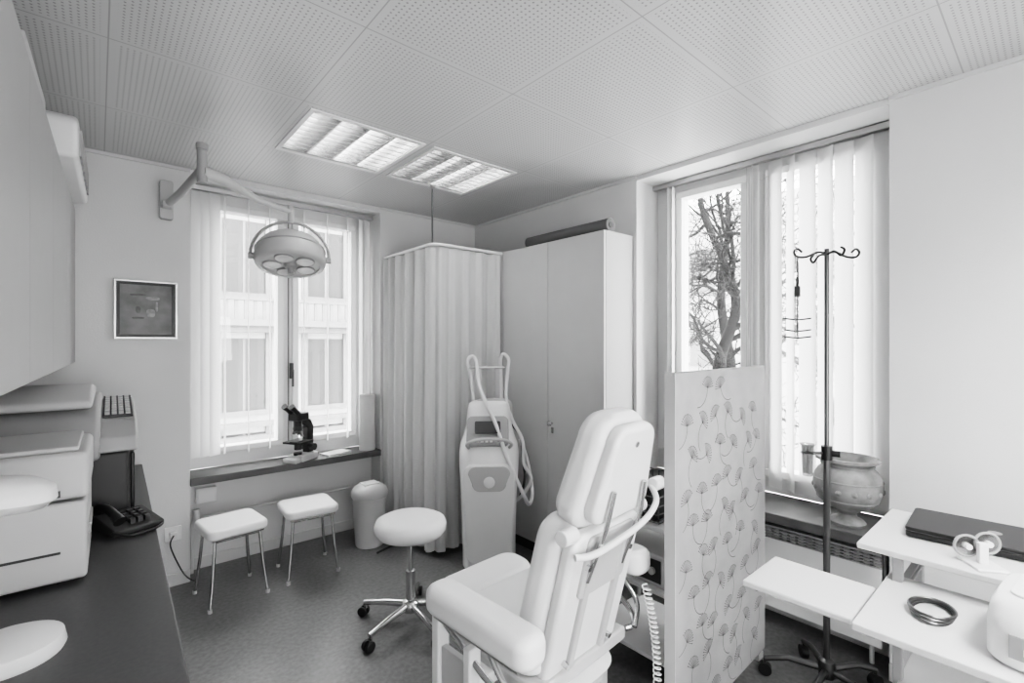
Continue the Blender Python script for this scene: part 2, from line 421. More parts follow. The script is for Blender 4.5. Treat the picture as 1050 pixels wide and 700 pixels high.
box('foot',(-.2,-.07,0),(.1,.07,.03),M_white,q,bevel=.012)
tube('column',[(-.13,0,.02),(-.15,0,.16),(-.14,0,.3),(-.10,0,.36)],.028,M_white,q,smooth=8,seg=16)
loft('head',[(-.035,0,0,.08,.05,2.6),(-.03,0,0,.12,.075,2.6),(-.01,0,0,.14,.09,2.6),(.015,0,0,.135,.085,2.5),(.035,0,0,.10,.06,2.4),(.042,0,0,.05,.03,2.2)],M_white,q,loc=(.06,0,.385),rot=(0,6,0))
tube('rod',[(.06,-.02,.05),(.05,-.02,.08),(.0,-.03,.10)],.007,M_chrome,q,smooth=6)

q=root('framed_picture',(.2265,YB-.03,1.735))
w,h=.155,.178
boxes('frame',[((-w,0,-h),(w,.029,-h+.012)),((-w,0,h-.012),(w,.029,h)),((-w,0,-h+.012),(-w+.012,.029,h-.012)),((w-.012,0,-h+.012),(w,.029,h-.012))],M_alu,q,bevel=.002)
boxes('frame_inner',[((-w+.012,.004,-h+.012),(w-.012,.028,-h+.028)),((-w+.012,.004,h-.028),(w-.012,.028,h-.012)),((-w+.012,.004,-h+.028),(-w+.028,.028,h-.028)),((w-.028,.004,-h+.028),(w-.012,.028,h-.028))],M_black,q)
M_art=mat('abstract_painting',.21,.7,noise=.25,nscale=12)
box('canvas',(-w+.028,.012,-h+.028),(w-.028,.02,h-.028),M_art,q)
M_ink=mat('painting_mark',.32,.8,noise=.3,nscale=30)
M_ink2=mat('painting_mark_dark',.15,.8,noise=.3,nscale=30)
for i,(a,b,c2,d) in enumerate([(-.04,.09,.04,.006),(.03,.07,.035,.010),(-.04,.0,.012,.02),(.02,-.02,.022,.025),(-.04,-.05,.03,.006),(.05,.02,.006,.03)]):
    loft('mark_%d'%(i+1),[(0,0,0,c2,d,3.2),(.001,0,0,c2*.95,d*.95,3.2)],M_ink if i%2 else M_ink2,q,seg=16,loc=(a,.0118,b),rot=(90,0,0))
q=root('wall_socket',(.36,YB,.33))
box('plate',(-.045,-.012,-.045),(.045,0,.045),M_white,q,bevel=.004); boxes('plug',[((-.02,-.045,-.02),(.02,-.012,.02))],M_white,q,bevel=.005)
tube('cable',[(0,-.045,0),(-.02,-.08,-.05),(.03,-.06,-.2),(.07,-.05,-.28),(.12,-.06,-.322)],.004,M_dgrey,q,smooth=8)
q=root('heating_pipe',(0,0,0))
tube('pipe',[(.475,3.80,.0),(.475,3.80,.33),(.50,3.80,.36),(1.74,3.80,.36)],.01,M_base,q)
tube('valve',[(.50,3.80,.30),(.50,3.80,.42)],.02,M_white,q,seg=14)
q=root('junction_box',(.56,3.86,.50)); box('case',(-.06,-.05,-.05),(.06,0,.05),M_white,q,bevel=.006); box('lid',(-.05,-.055,-.04),(.05,-.05,.04),M_white,q,bevel=.002)

def stool(loc,rz):
    r=root('padded_stool',loc,rz)
    w=.165
    rslab('cushion',w*2,w*2,.055,.05,M_vinyl,r,loc=(0,0,.425),rot=(90,0,0),bev=.02)
    box('seat_frame',(-.14,-.14,.385),(.14,.14,.40),M_chrome,r,bevel=.004)
    for i,(a,b) in enumerate([(-1,-1),(1,-1),(1,1),(-1,1)]):
        tube('leg_%d'%(i+1),[(a*.12,b*.12,.395),(a*.135,b*.135,.2),(a*.155,b*.155,.012)],.0095,M_chrome,r)
        cyl('foot_%d'%(i+1),(a*.155,b*.155,.0),(a*.156,b*.156,.02),.012,M_lgrey,r,seg=12)
    tube('rail_front',[(-.12,-.12,.38),(.12,-.12,.38)],.008,M_chrome,r); tube('rail_rear',[(-.12,.12,.38),(.12,.12,.38)],.008,M_chrome,r)
    return r
stool((.62,3.34,0),6)
stool((1.08,3.36,0),-4)

r=root('swivel_stool',(1.295,2.34,0),52)
lathe('seat',[(0,.485),(.14,.485),(.175,.493),(.192,.515),(.195,.54),(.185,.565),(.15,.581),(.08,.587),(0,.588)],M_vinyl,r,seg=48)
lathe('seat_plate',[(0,.465),(.09,.465),(.10,.475),(.10,.485),(0,.485)],M_dgrey,r)
cyl('piston',(0,0,.25),(0,0,.47),.014,M_chrome,r)
cyl('column',(0,0,.09),(0,0,.29),.025,M_chrome,r)
lathe('hub',[(0,.075),(.045,.075),(.05,.09),(.045,.12),(.028,.135),(0,.135)],M_chrome,r)
tube('lever',[(0,0,.45),(-.06,.10,.445),(-.10,.16,.43)],.006,M_black,r)
for i in range(5):
    a=2*PI*i/5; cx,sx=math.cos(a),math.sin(a)
    tube('arm_%d'%(i+1),[(cx*.03,sx*.03,.105),(cx*.15,sx*.15,.095),(cx*.285,sx*.285,.075)],[.02,.017,.013],M_chrome,r,seg=12)
    cyl('stem_%d'%(i+1),(cx*.275,sx*.275,.045),(cx*.275,sx*.275,.085),.009,M_chrome,r,seg=10)
    p=Vector((-sx,cx,0)); c0=Vector((cx*.29,sx*.29,.0275))
    for s,nm in ((-1,'a'),(1,'b')):
        cyl('caster_%d%s'%(i+1,nm),c0+p*.005*s,c0+p*.024*s,.027,M_black,r,seg=20,bevel=.004)
    boxes('caster_hood_%d'%(i+1),[((-.012,-.005,0),(.012,.005,.03))],M_black,r,loc=(c0.x,c0.y,.03))

r=root('waste_bin',(1.57,3.47,0))
lathe('body',[(0,0),(.10,0),(.105,.01),(.125,.36),(.13,.365),(.13,.38),(0,.38)],M_white,r)
lathe('lid',[(.134,.37),(.136,.40),(.125,.43),(.09,.455),(.04,.465),(0,.466)],M_lgrey,r)
box('lid_flap',(-.06,-.05,.452),(.06,.05,.47),M_white,r,bevel=.006)
r=root('microscope',(1.145,3.725,.66),-58)
box('base',(-.07,-.06,0),(.07,.11,.05),M_lgrey,r,bevel=.012)
box('base_front',(-.06,-.12,0),(.06,-.06,.035),M_lgrey,r,bevel=.01)
prism('arm',[(.05,.04),(.105,.04),(.11,.24),(.08,.30),(.0,.31),(-.01,.27),(.045,.24)],-.028,.028,M_black,r,bevel=.008)
box('stage',(-.075,-.10,.135),(.075,.05,.15),M_black,r,bevel=.003)
boxes('stage_holder',[((-.03,.02,.11),(.03,.06,.135)),((-.012,-.1,.15),(.05,-.03,.155))],M_dgrey,r)
cyl('condenser',(0,-.03,.085),(0,-.03,.135),.025,M_dgrey,r); cyl('illuminator',(0,-.03,.045),(0,-.03,.065),.03,M_black,r)
lathe('turret',[(0,.225),(.03,.225),(.034,.24),(.03,.26),(0,.26)],M_dgrey,r,loc=(0,-.03,0))
cyl('turret_neck',(0,-.03,.255),(0,-.03,.305),.03,M_black,r)
for i in range(4):
    a=PI/2*i+.4; cyl('objective_%d'%(i+1),(.018*math.cos(a),-.03+.018*math.sin(a),.235),(.03*math.cos(a),-.03+.03*math.sin(a),.18+.01*i),.011,M_steel,r,seg=14)
box('head',(-.05,-.08,.30),(.05,.04,.36),M_black,r,bevel=.014)
for s in (-1,1):
    tube('eyepiece_%s'%('a' if s<0 else 'b'),[(s*.03,-.04,.34),(s*.032,-.10,.39),(s*.032,-.13,.415)],[.020,.017,.023],M_black,r,seg=16)
    cyl('focus_knob_%s'%('a' if s<0 else 'b'),(s*.025,.075,.09),(s*.065,.075,.09),.026,M_dgrey,r)
M_tissue=mat('tissue_paper_roll',.52,.9)
r=root('paper_towel_roll',(1.675,3.745,.66)); lathe('roll',[(0,0),(.062,0),(.064,.005),(.064,.445),(.062,.45),(0,.45)],M_tissue,r); lathe('core',[(0,0),(.02,0),(.02,.003),(0,.003)],M_grey,r,loc=(0,0,.45))
r=root('notebook',(1.42,3.76,.66),15); box('pages',(-.10,-.06,.002),(.10,.06,.012),M_paper,r); boxes('cover',[((-.102,-.062,0),(.102,.062,.002)),((-.102,-.062,.012),(.102,.062,.014))],M_lgrey,r)

# ---------------------------------------------------------------- surgical lamp on wall arm
r=root('surgical_lamp',(0,0,0))
rslab('wall_bracket',.07,.24,.05,.015,M_lgrey,r,loc=(.323,3.655,2.42),bev=.006)
box('bracket_arm',(.295,3.55,2.36),(.35,3.64,2.40),M_lgrey,r,bevel=.006)
tube('arm_1',[(.323,3.62,2.385),(.36,3.3,2.39),(.413,2.96,2.44)],.022,M_grey,r,seg=16)
cyl('joint_post',(.413,2.95,2.37),(.413,2.95,2.54),.024,M_grey,r,bevel=.004)
cyl('joint_cap',(.413,2.95,2.54),(.413,2.95,2.575),.028,M_grey,r,bevel=.004)
tube('spring_arm',[(.413,2.95,2.43),(.52,3.0,2.425),(.70,3.08,2.37),(.917,3.177,2.355)],[.032,.03,.02,.014],M_lgrey,r,seg=16)
cyl('drop_joint',(.917,3.177,2.39),(.917,3.177,2.285),.018,M_lgrey,r)
ax=Vector((.957,-.29,0))
LZ=2.065; k9=.90
hd=root('lamp_head',(.917,3.177,LZ),par=r,rot=Matrix.Rotation(math.radians(-17),3,ax).to_euler())
hd.scale=(k9,k9,1.0)
yk=[Vector((.917,3.177,LZ))+ax*(.226*math.cos(PI*k/16))+Vector((0,0,.225*math.sin(PI*k/16))) for k in range(17)]
tube('yoke',yk,.009,M_grey,r,seg=10)
tube('yoke_inner',[ax*(.14*math.cos(PI*k/16))+Vector((0,0,.11+.06*math.sin(PI*k/16))) for k in range(17)],.007,M_grey,hd,seg=8)
lathe('dome',[(0,.165),(.06,.162),(.12,.146),(.17,.118),(.205,.08),(.222,.05),(.230,.0),(.226,-.035),(.215,-.05),(.19,-.055),(.185,-.045),(0,-.045)],M_lamp,hd,seg=56)
tube('dome_band',[(.224*math.cos(2*PI*k/48),.224*math.sin(2*PI*k/48),.046) for k in range(48)],.005,M_grey,hd,closed=True,seg=8)
for i in range(5):
    a=2*PI*i/5+.3
    o=Vector((.115*math.cos(a),.115*math.sin(a),-.048))
    lathe('lens_%d'%(i+1),[(.058,.01),(.058,-.006),(.050,-.010),(.03,-.006),(0,-.004)],M_lens,hd,loc=o,seg=28)
    lathe('lens_ring_%d'%(i+1),[(.062,.002),(.062,-.007),(.058,-.009),(.058,.002)],M_grey,hd,loc=o,seg=28)
lathe('grip',[(.045,0),(.04,-.02),(.02,-.03),(.018,-.055),(.022,-.065),(0,-.07)],M_grey,hd,loc=(0,0,-.045),seg=24)
for s in (-1,1): cyl('pivot_%s'%('a' if s<0 else 'b'),ax*.225*s,ax*.262*s,.02,M_grey,hd,seg=16)

# ---------------------------------------------------------------- laser device
r=root('laser_treatment_device',(2.03,2.58,0),-38)
loft('body',[(.045,0,0,.165,.19,3.2),(.06,0,0,.178,.20,3.4),(.30,0,0,.18,.20,3.6),(.55,0,0,.19,.20,3.6),(.72,0,.0,.20,.20,3.4),(.80,0,.01,.202,.195,3.2),(.85,0,.02,.195,.18,3),(.90,0,.04,.175,.15,3),(.96,0,.06,.16,.12,3),(1.06,0,.075,.15,.10,3),(1.11,0,.08,.14,.085,3),(1.13,0,.08,.11,.06,2.6)],M_white,r,seg=56)
rslab('front_shell',.30,.64,.04,.06,M_white,r,loc=(0,-.195,.43),wt=.34,bev=.015)
rslab('front_recess',.22,.16,.012,.05,M_lgrey,r,loc=(0,-.214,.66),bev=.004,wt=.27)
lathe('emblem',[(0,0),(.035,0),(.037,.004),(.03,.008),(0,.008)],M_white,r,loc=(0,-.218,.64),rot=(90,0,0),seg=28)
rslab('control_panel',.28,.22,.05,.04,M_grey,r,loc=(-.01,-.085,.94),rot=(-38,0,0),bev=.012)
rslab('display',.17,.09,.006,.01,M_dgrey,r,loc=(-.01,-.113,.975),rot=(-38,0,0),bev=.002)
boxes('buttons',[((-.10+i*.03,-.015,0),(-.082+i*.03,.0,.012)) for i in range(6)],M_white,r,loc=(.015,-.168,.885),rot=(-38,0,0))
rslab('rear_head',.27,.24,.08,.05,M_lgrey,r,loc=(.03,.09,1.02),bev=.02)
tube('grip_handle',[(-.13,-.13,.84),(-.145,-.20,.88),(-.10,-.225,.91),(.0,-.23,.92),(.10,-.225,.91),(.145,-.20,.88),(.13,-.13,.84)],.010,M_lgrey,r,smooth=8)
tube('hose_boom',[(-.10,.10,1.05),(-.13,.10,1.30),(-.15,.09,1.40),(-.12,.08,1.44),(-.09,.08,1.40),(-.06,.0,1.22),(.04,-.10,1.00),(.12,-.20,.78),(.22,-.16,.55),(.27,-.05,.44),(.30,.04,.50),(.27,.10,.70),(.22,.12,.85)],.013,M_white,r,smooth=10,seg=12)
tube('cross_bar',[(-.14,.09,1.36),(.11,.09,1.36)],.008,M_alu,r)
tube('hose_boom_right',[(.09,.10,1.06),(.085,.10,1.30),(.08,.09,1.41),(.10,.07,1.455),(.135,.06,1.42),(.13,.06,1.34),(.12,.06,1.15),(.16,.05,1.0),(.23,.02,.86),(.24,.02,.70),(.29,.0,.60),(.24,.0,.50),(.17,.04,.42)],.012,M_white,r,smooth=8,seg=12)
tube('second_hose',[(.14,.06,.98),(.22,.05,.88),(.235,.06,.72),(.25,.05,.60),(.22,.03,.48),(.17,.06,.40)],.009,M_dgrey,r,smooth=8)
for i,(a,b) in enumerate([(-1,-1),(1,-1),(1,1),(-1,1)]):
    cyl('wheel_%d'%(i+1),(a*.12-.015,b*.14,.03),(a*.12+.015,b*.14,.03),.03,M_black,r,seg=20,bevel=.004)

# ---------------------------------------------------------------- treatment chair
r=root('treatment_chair',(1.27,1.22,0),4)
box('base_plate',(-.24,-.30,.0),(.24,.34,.05),M_white,r,bevel=.015)
loft('pedestal',[(.05,0,.03,.17,.24,3),(.10,0,.03,.15,.2,3),(.30,0,.03,.13,.17,3),(.40,0,.03,.17,.22,3)],M_white,r)
box('seat_frame',(-.25,-.14,.40),(.25,.38,.45),M_lgrey,r,bevel=.01)
rslab('seat_cushion',.50,.42,.11,.07,M_vinyl,r,loc=(0,.10,.505),rot=(90,0,0),bev=.035)
rslab('thigh_cushion',.46,.20,.12,.09,M_vinyl,r,loc=(.02,.40,.50),rot=(94,0,0),bev=.045)
lean=14
def bp(x,s,off=0):
    a=math.radians(lean); return (x,-.03-math.sin(a)*s-math.cos(a)*off,.40+math.cos(a)*s-math.sin(a)*off)
rslab('back_shell',.40,.60,.05,.06,M_white,r,loc=bp(0,.27,.055),rot=(lean,0,0),wt=.40,bev=.02)
rslab('back_cushion',.46,.58,.11,.08,M_vinyl,r,loc=bp(0,.30,-.02),rot=(lean,0,0),wt=.44,bev=.045)
rslab('head_shell',.32,.32,.05,.06,M_white,r,loc=bp(0,.76,.075),rot=(lean,0,0),wt=.24,bev=.02)
rslab('head_cushion',.38,.38,.11,.09,M_vinyl,r,loc=bp(0,.75,.005),rot=(lean,0,0),wt=.29,bev=.045)
for s in (-1,1):
    nm='a' if s<0 else 'b'
    rslab('back_rib_'+nm,.03,.50,.02,.012,M_lgrey,r,loc=bp(s*.09,.27,.085),rot=(lean,0,0),bev=.006)
    cyl('head_hinge_'+nm,bp(s*.17,.57,.05),bp(s*.235,.57,.05),.026,M_white,r,seg=20,bevel=.006)
    tube('head_strut_'+nm,[bp(s*.10,.40,.09),bp(s*.10,.60,.115),bp(s*.09,.72,.11)],.008,M_chrome,r)
rslab('back_plate',.26,.22,.012,.02,M_lgrey,r,loc=bp(0,.45,.084),rot=(lean,0,0),bev=.004)
tube('back_push_bar',[bp(-.20,.52,.09),bp(-.12,.53,.12),bp(.12,.56,.12),bp(.24,.60,.10),bp(.30,.62,.04)],.011,M_white,r,smooth=6)
for i,(x,s) in enumerate([(-.12,.10),(.12,.10),(-.12,.46),(.12,.46),(0,.86)]):
    cyl('screw_%d'%(i+1),bp(x,s,.08),bp(x,s,.103),.010,M_chrome,r,seg=12)
cyl('push_knob',bp(.29,.63,.05),bp(.35,.63,.05),.025,M_white,r,seg=20,bevel=.006)
for s in (-1,1):
    nm='left' if s<0 else 'right'; X=s*.36
    y0,y1=(-.24,.25) if s<0 else (-.17,.25)
    rslab('armrest_'+nm,.12,y1-y0,.10,.05,M_vinyl,r,loc=(X,(y0+y1)/2,.660),rot=(90,0,0),bev=.035)
    box('arm_plate_'+nm,(X-.035,y0+.05,.598),(X+.035,y1-.04,.612),M_alu,r,bevel=.003)
    box('arm_front_post_'+nm,(X-.025,.195,.0),(X+.025,.235,.60),M_white,r,bevel=.008)
    box('arm_rear_post_'+nm,(X-.025,.03,.0),(X+.025,.065,.56),M_white,r,bevel=.008)
    box('arm_cross_panel_'+nm,(X-.012,.065,.02),(X+.012,.195,.50),M_lgrey,r,bevel=.004)
    box('arm_frame_link_'+nm,(min(X,X-s*.14),.06,.38),(max(X,X-s*.14),.20,.42),M_white,r,bevel=.006)
    tube('arm_link_'+nm,[(X,.20,.58),(X,-.05,.48),(X-s*.05,-.14,.44),(X-s*.10,-.13,.43)],.011,M_chrome,r,smooth=6)
    tube('arm_link2_'+nm,[(X,-.02,.60),(X,-.12,.50),(X-s*.08,-.16,.44)],.010,M_chrome,r,smooth=6)
hel=[]
for k in range(260):
    t=k/259; a=t*2*PI*30
    cx=.31+.03*math.sin(t*4)-.05*t; cy=-.19-.09*t; cz=.60-.52*t
    hel.append((cx+.014*math.cos(a),cy+.014*math.sin(a),cz))
tube('coiled_cable',hel,.003,M_white,r,seg=5)

# ---------------------------------------------------------------- folding screen
r=root('folding_screen',(1.625,.965,0),1)
def panel(par,pre,W,Ht):
    box(pre+'fabric',(.0,-.02,.03),(W,.02,Ht),M_screen,par,bevel=.008)
    boxes(pre+'feet',[((.03,-.02,0),(.08,.02,.03)),((W-.08,-.02,0),(W-.03,.02,.03))],M_lgrey,par)
panel(r,'',.86,1.42)
box('edge_strip',(-.006,-.022,.03),(.0,.022,1.42),M_lgrey,r)
rnd=random.Random(3); vs=[];fs=[]
def stroke(p,q,w0,w1,y=-.0208):
    d=Vector((q[0]-p[0],q[1]-p[1])); 
    if d.length<1e-5: return
    n=Vector((-d.y,d.x)).normalized(); k=len(vs)
    vs.extend([(p[0]+n.x*w0,y,p[1]+n.y*w0),(p[0]-n.x*w0,y,p[1]-n.y*w0),(q[0]-n.x*w1,y,q[1]-n.y*w1),(q[0]+n.x*w1,y,q[1]+n.y*w1)]); fs.append((k,k+1,k+2,k+3))
for i in range(7):
    for j in range(10):
        cx=.07+i*.125+(.06 if j%2 else 0)+rnd.uniform(-.02,.02); cz=.12+j*.137+rnd.uniform(-.025,.025)
        if cx>.80 or cz>1.36: continue
        a0=math.radians(rnd.choice([100,60,130,40,90])+rnd.uniform(-20,20))
        R=.046
        for k in range(12):
            a=a0+math.radians(-75+150*k/11)
            e=(cx+R*math.cos(a),cz+R*math.sin(a)); stroke((cx,cz),e,.0006,.0012)
            stroke((e[0]-.003,e[1]),(e[0]+.003,e[1]+.001),.0022,.0022)
        p=(cx,cz); a=a0+PI
        for k in range(9):
            q=(p[0]+.014*math.cos(a),p[1]+.014*math.sin(a))
            if not(.01<q[0]<.85 and q[1]>.04): break
            stroke(p,q,.0014,.0014); p=q; a+=.18*(1 if (i+j)%2 else -1)
mk('printed_leaves',vs,fs,M_leaf,r)

r=root('instrument_trolley',(1.86,1.07,0))
for i,z in enumerate((.12,.42,.70)):
    box('shelf_%d'%(i+1),(0,0,z),(.42,.48,z+.02),M_desk,r,bevel=.004)
for i,(a,b) in enumerate([(.015,.015),(.405,.015),(.405,.465),(.015,.465)]):
    tube('post_%d'%(i+1),[(a,b,.05),(a,b,.74)],.011,M_alu,r); cyl('wheel_%d'%(i+1),(a-.01,b,.027),(a+.01,b,.027),.027,M_black,r,seg=18)
boxes('device',[((.03,.08,.44),(.36,.4,.58))],M_lgrey,r,bevel=.01)
boxes('device_face',[((.026,.1,.46),(.03,.38,.56))],M_dgrey,r)
for i in range(3): cyl('dial_%d'%(i+1),(.012,.14+.09*i,.51),(.027,.14+.09*i,.51),.016,M_lgrey,r,seg=16)
r2=root('wire_basket',(1.95,1.28,.72))
L=[]
for k in range(7):
    L.append([(-.07+.0,-.1+k*.033,.20),(-.06,-.1+k*.033,.005),(.09,-.1+k*.033,.005),(.1,-.1+k*.033,.20)])
for z in (.01,.045,.08,.12,.16,.20): L.append([(-.07,-.1,z),(-.07,.1,z),(.1,.1,z),(.1,-.1,z),(-.07,-.1,z)])
tubes('wires',L,.003,M_steel,r2,seg=5)
box('contents',(-.05,-.08,.01),(.08,.08,.17),M_dgrey,r2,bevel=.01)

# ---------------------------------------------------------------- infusion stand
r=root('infusion_stand',(2.42,.68,0),10)
lathe('hub',[(0,.07),(.03,.07),(.035,.1),(.03,.14),(.016,.15),(0,.15)],M_steel,r)
for i in range(5):
    a=2*PI*i/5+.5; c0,s0=math.cos(a),math.sin(a)
    tube('leg_%d'%(i+1),[(0,0,.10),(c0*.15,s0*.15,.105),(c0*.24,s0*.24,.075)],[.014,.013,.012],M_steel,r,seg=10)
    cyl('caster_%d'%(i+1),(c0*.24-s0*.015,s0*.24+c0*.015,.028),(c0*.24+s0*.015,s0*.24-c0*.015,.028),.028,M_black,r,seg=18)
    cyl('caster_stem_%d'%(i+1),(c0*.24,s0*.24,.03),(c0*.24,s0*.24,.08),.007,M_steel,r,seg=8)
cyl('lower_tube',(0,0,.10),(0,0,1.05),.0135,M_steel,r); cyl('upper_tube',(0,0,1.0),(0,0,1.945),.0095,M_steel,r)
cyl('clamp',(0,0,1.02),(0,0,1.08),.022,M_black,r); cyl('clamp_knob',(0,-.02,1.05),(0,-.05,1.05),.014,M_black,r,seg=14)
M_hook=mat('blackened_steel',.03,.4,metal=.6)
a=math.radians(-50); d=Vector((math.cos(a),math.sin(a),0))
for s in (-1,1):
    tube('hook_arm_%s'%('a' if s<0 else 'b'),[Vector((0,0,1.925)),d*s*.04+Vector((0,0,1.93)),d*s*.09+Vector((0,0,1.91)),d*s*.13+Vector((0,0,1.91)),d*s*.145+Vector((0,0,1.93)),d*s*.13+Vector((0,0,1.945)),d*s*.11+Vector((0,0,1.93))],.005,M_hook,r,smooth=6)
d2=Vector((-d.y,d.x,0))
for s in (-1,1):
    tube('side_hook_%s'%('a' if s<0 else 'b'),[Vector((0,0,1.92)),d2*s*.05+Vector((0,0,1.925)),d2*s*.09+Vector((0,0,1.90)),d2*s*.11+Vector((0,0,1.92)),d2*s*.09+Vector((0,0,1.935))],.005,M_hook,r,smooth=6)
e=d*-.13
tube('hanging_line',[e+Vector((0,0,1.915)),e+Vector((.0,0,1.86)),e+Vector((.004,0,1.82))],.0025,M_hook,r)
tube('hanging_ring',[e+Vector((.018*math.cos(2*PI*k/12),.0,1.80+.02*math.sin(2*PI*k/12))) for k in range(12)],.004,M_hook,r,closed=True)
boxes('drip_clip',[((-.015,-.01,0),(.015,.01,.045))],M_dgrey,r,loc=(e.x,e.y,1.735))
tube('hanging_line_lower',[e+Vector((0,0,1.735)),e+Vector((0,0,1.56))],.0025,M_hook,r)
for i,z in enumerate((1.56,1.59,1.64)):
    tube('bottle_wire_%d'%(i+1),[e+d*-.06+Vector((0,0,z)),e+Vector((0,0,z-.006)),e+d*.06+Vector((0,0,z))],.0035,M_hook,r,smooth=4)
g=d*-.085
tube('cup_bracket',[Vector((0,0,1.05)),g+Vector((0,0,1.05))],.006,M_steel,r)
lathe('measuring_cup',[(.0,.0),(.018,0),(.02,.01),(.024,.13),(.032,.14),(.029,.14),(.021,.13),(.017,.012),(0,.012)],M_gl2,r,loc=(g.x,g.y,.95),seg=24)
tube('cup_ring',[g+Vector((.026*math.cos(2*PI*k/16),.026*math.sin(2*PI*k/16),1.05)) for k in range(16)],.003,M_steel,r,closed=True)

# urn: wide bowl on a pedestal foot
r=root('ceramic_urn',(2.745,.685,.66))
lathe('body',[(0,0),(.072,0),(.076,.012),(.066,.024),(.042,.036),(.036,.05),(.045,.064),(.085,.085),(.120,.115),(.138,.155),(.142,.195),(.136,.235),(.120,.262),(.106,.275),(.104,.288),(.120,.302),(.132,.308),(.132,.320),(.118,.322),(.096,.30),(.088,.27),(0,.25)],M_urn,r,seg=56)
for z,rr3 in ((.125,.123),(.215,.139),(.285,.106)): tube('band',[(rr3*math.cos(2*PI*k/40),rr3*math.sin(2*PI*k/40),z) for k in range(40)],.005,M_urn,r,closed=True,seg=6)
for k in range(14):
    a=2*PI*k/14; lathe('boss_%d'%(k+1),[(.013,-.004),(.013,.003),(.006,.008),(0,.009)],M_urn,r,loc=(.139*math.cos(a),.139*math.sin(a),.172),rot=(0,90,math.degrees(a)),seg=10)

r=root('radiator',(2.745,.55,.08))
box('panel_rear',(.09,0,.03),(.12,1.28,.46),M_white,r,bevel=.006)
boxes('fins',[((.02,.01+i*.04,.04),(.088,.035+i*.04,.45)) for i in range(32)],M_lgrey,r)
boxes('grille',[((.0,0,.46+.0),(.12,1.28,.47))]+[((.0,0,.40+i*.015),(.006,1.28,.407+i*.015)) for i in range(4)],M_grey,r)
box('panel_front',(.0,0,.03),(.018,1.28,.40),M_white,r,bevel=.005)
tube('feed_pipe',[(.06,.05,-.08),(.06,.05,.05)],.01,M_white,r); tube('return_pipe',[(.06,1.2,-.08),(.06,1.2,.05)],.01,M_white,r)

# ---------------------------------------------------------------- computer trolley
r=root('computer_trolley',(0,0,0))
box('top_shelf',(1.95,-.35,.835),(2.46,.46,.855),M_desk,r,bevel=.004)
box('slide_shelf',(1.58,-.35,.735),(2.02,.385,.757),M_desk,r,bevel=.004)
box('side_flap',(1.60,.39,.735),(1.87,.69,.755),M_desk,r,bevel=.006)
box('lower_shelf',(1.90,-.33,.42),(2.42,.35,.44),M_desk,r,bevel=.004)
for i,y in enumerate((-.30,.34)):
    boxes('side_frame_%d'%(i+1),[((2.30,y,.06),(2.34,y+.025,.835)),((1.96,y,.10),(1.99,y+.025,.835)),((1.66,y,.04),(2.44,y+.025,.07)),((1.96,y,.70),(2.34,y+.025,.73))],M_grey,r,bevel=.004)
    for j,x in enumerate((1.70,2.40)):
        cyl('caster_%d%d'%(i+1,j+1),(x,y,.024),(x,y+.025,.024),.024,M_black,r,seg=18)
boxes('flap_bracket',[((1.70,.30,.715),(1.73,.66,.735)),((1.80,.30,.715),(1.83,.66,.735))],M_grey,r)
boxes('slide_rails',[((1.62,-.32,.715),(2.30,-.30,.735)),((1.62,.34,.715),(2.30,.36,.735))],M_grey,r)
r=root('laptop',(2.285,.17,.855),3)
rslab('base',.28,.40,.018,.015,M_black,r,loc=(0,0,.012),rot=(90,0,0),bev=.004)
rslab('hinge_gap',.27,.39,.004,.012,M_steel,r,loc=(0,0,.022),rot=(90,0,0),bev=.001)
rslab('lid',.282,.402,.012,.015,M_black,r,loc=(0,0,.030),rot=(90,0,0),bev=.004)
lathe('emblem',[(0,0),(.018,0),(.018,.001),(0,.001)],M_alu,r,loc=(0,-.02,.036),seg=20)
boxes('feet',[((-.11,-.17,0),(-.09,-.15,.004)),((.09,-.17,0),(.11,-.15,.004)),((-.11,.15,0),(-.09,.17,.004)),((.09,.15,0),(.11,.17,.004))],M_black,r)
r=root('cable_reel_holder',(2.03,.16,.855),35)
box('foot_plate',(-.05,-.04,0),(.05,.04,.008),M_white,r,bevel=.003)
box('bracket',(-.008,-.012,.008),(.008,.012,.07),M_white,r,bevel=.003)
for s,(yy,zz) in enumerate(((-.025,.062),(.028,.050))):
    tube('reel_%d'%(s+1),[(.022,yy+.032*math.cos(2*PI*k/24),zz+.032*math.sin(2*PI*k/24)) for k in range(24)],.004,M_grey,r,closed=True,seg=8)
    lathe('reel_disc_%d'%(s+1),[(0,0),(.03,0),(.03,.004),(0,.004)],M_gl2,r,loc=(.02,yy,zz),rot=(0,90,0),seg=24)
    cyl('reel_hub_%d'%(s+1),(.008,yy,zz),(.03,yy,zz),.009,M_white,r,seg=14)
r=root('ultrasound_unit',(1.76,-.02,.7585),-6)
loft('case',[(.0,0,0,.13,.13,5),(.012,0,0,.14,.14,5),(.09,0,0,.14,.14,5),(.13,.008,0,.132,.135,5),(.15,.012,0,.12,.125,4.5),(.156,.012,0,.10,.10,4)],M_white,r,seg=48)
box('front_panel',(-.1435,-.09,.03),(-.139,.09,.085),M_grey,r,bevel=.001)
boxes('buttons',[((-.146,.02,.045),(-.143,.035,.06)),((-.146,.05,.045),(-.143,.065,.06))],M_white,r)
rslab('top_seam',.19,.20,.006,.03,M_white,r,loc=(.012,0,.158),rot=(90,0,0),bev=.002)
r=root('cable_coil',(1.80,.245,.757))
for k in range(3):
    tube('loop_%d'%(k+1),[((.075-.006*k)*math.cos(2*PI*i/20),(.045+.003*k)*math.sin(2*PI*i/20),.005+.007*k) for i in range(20)],.0042,M_steel,r,closed=True,seg=8)

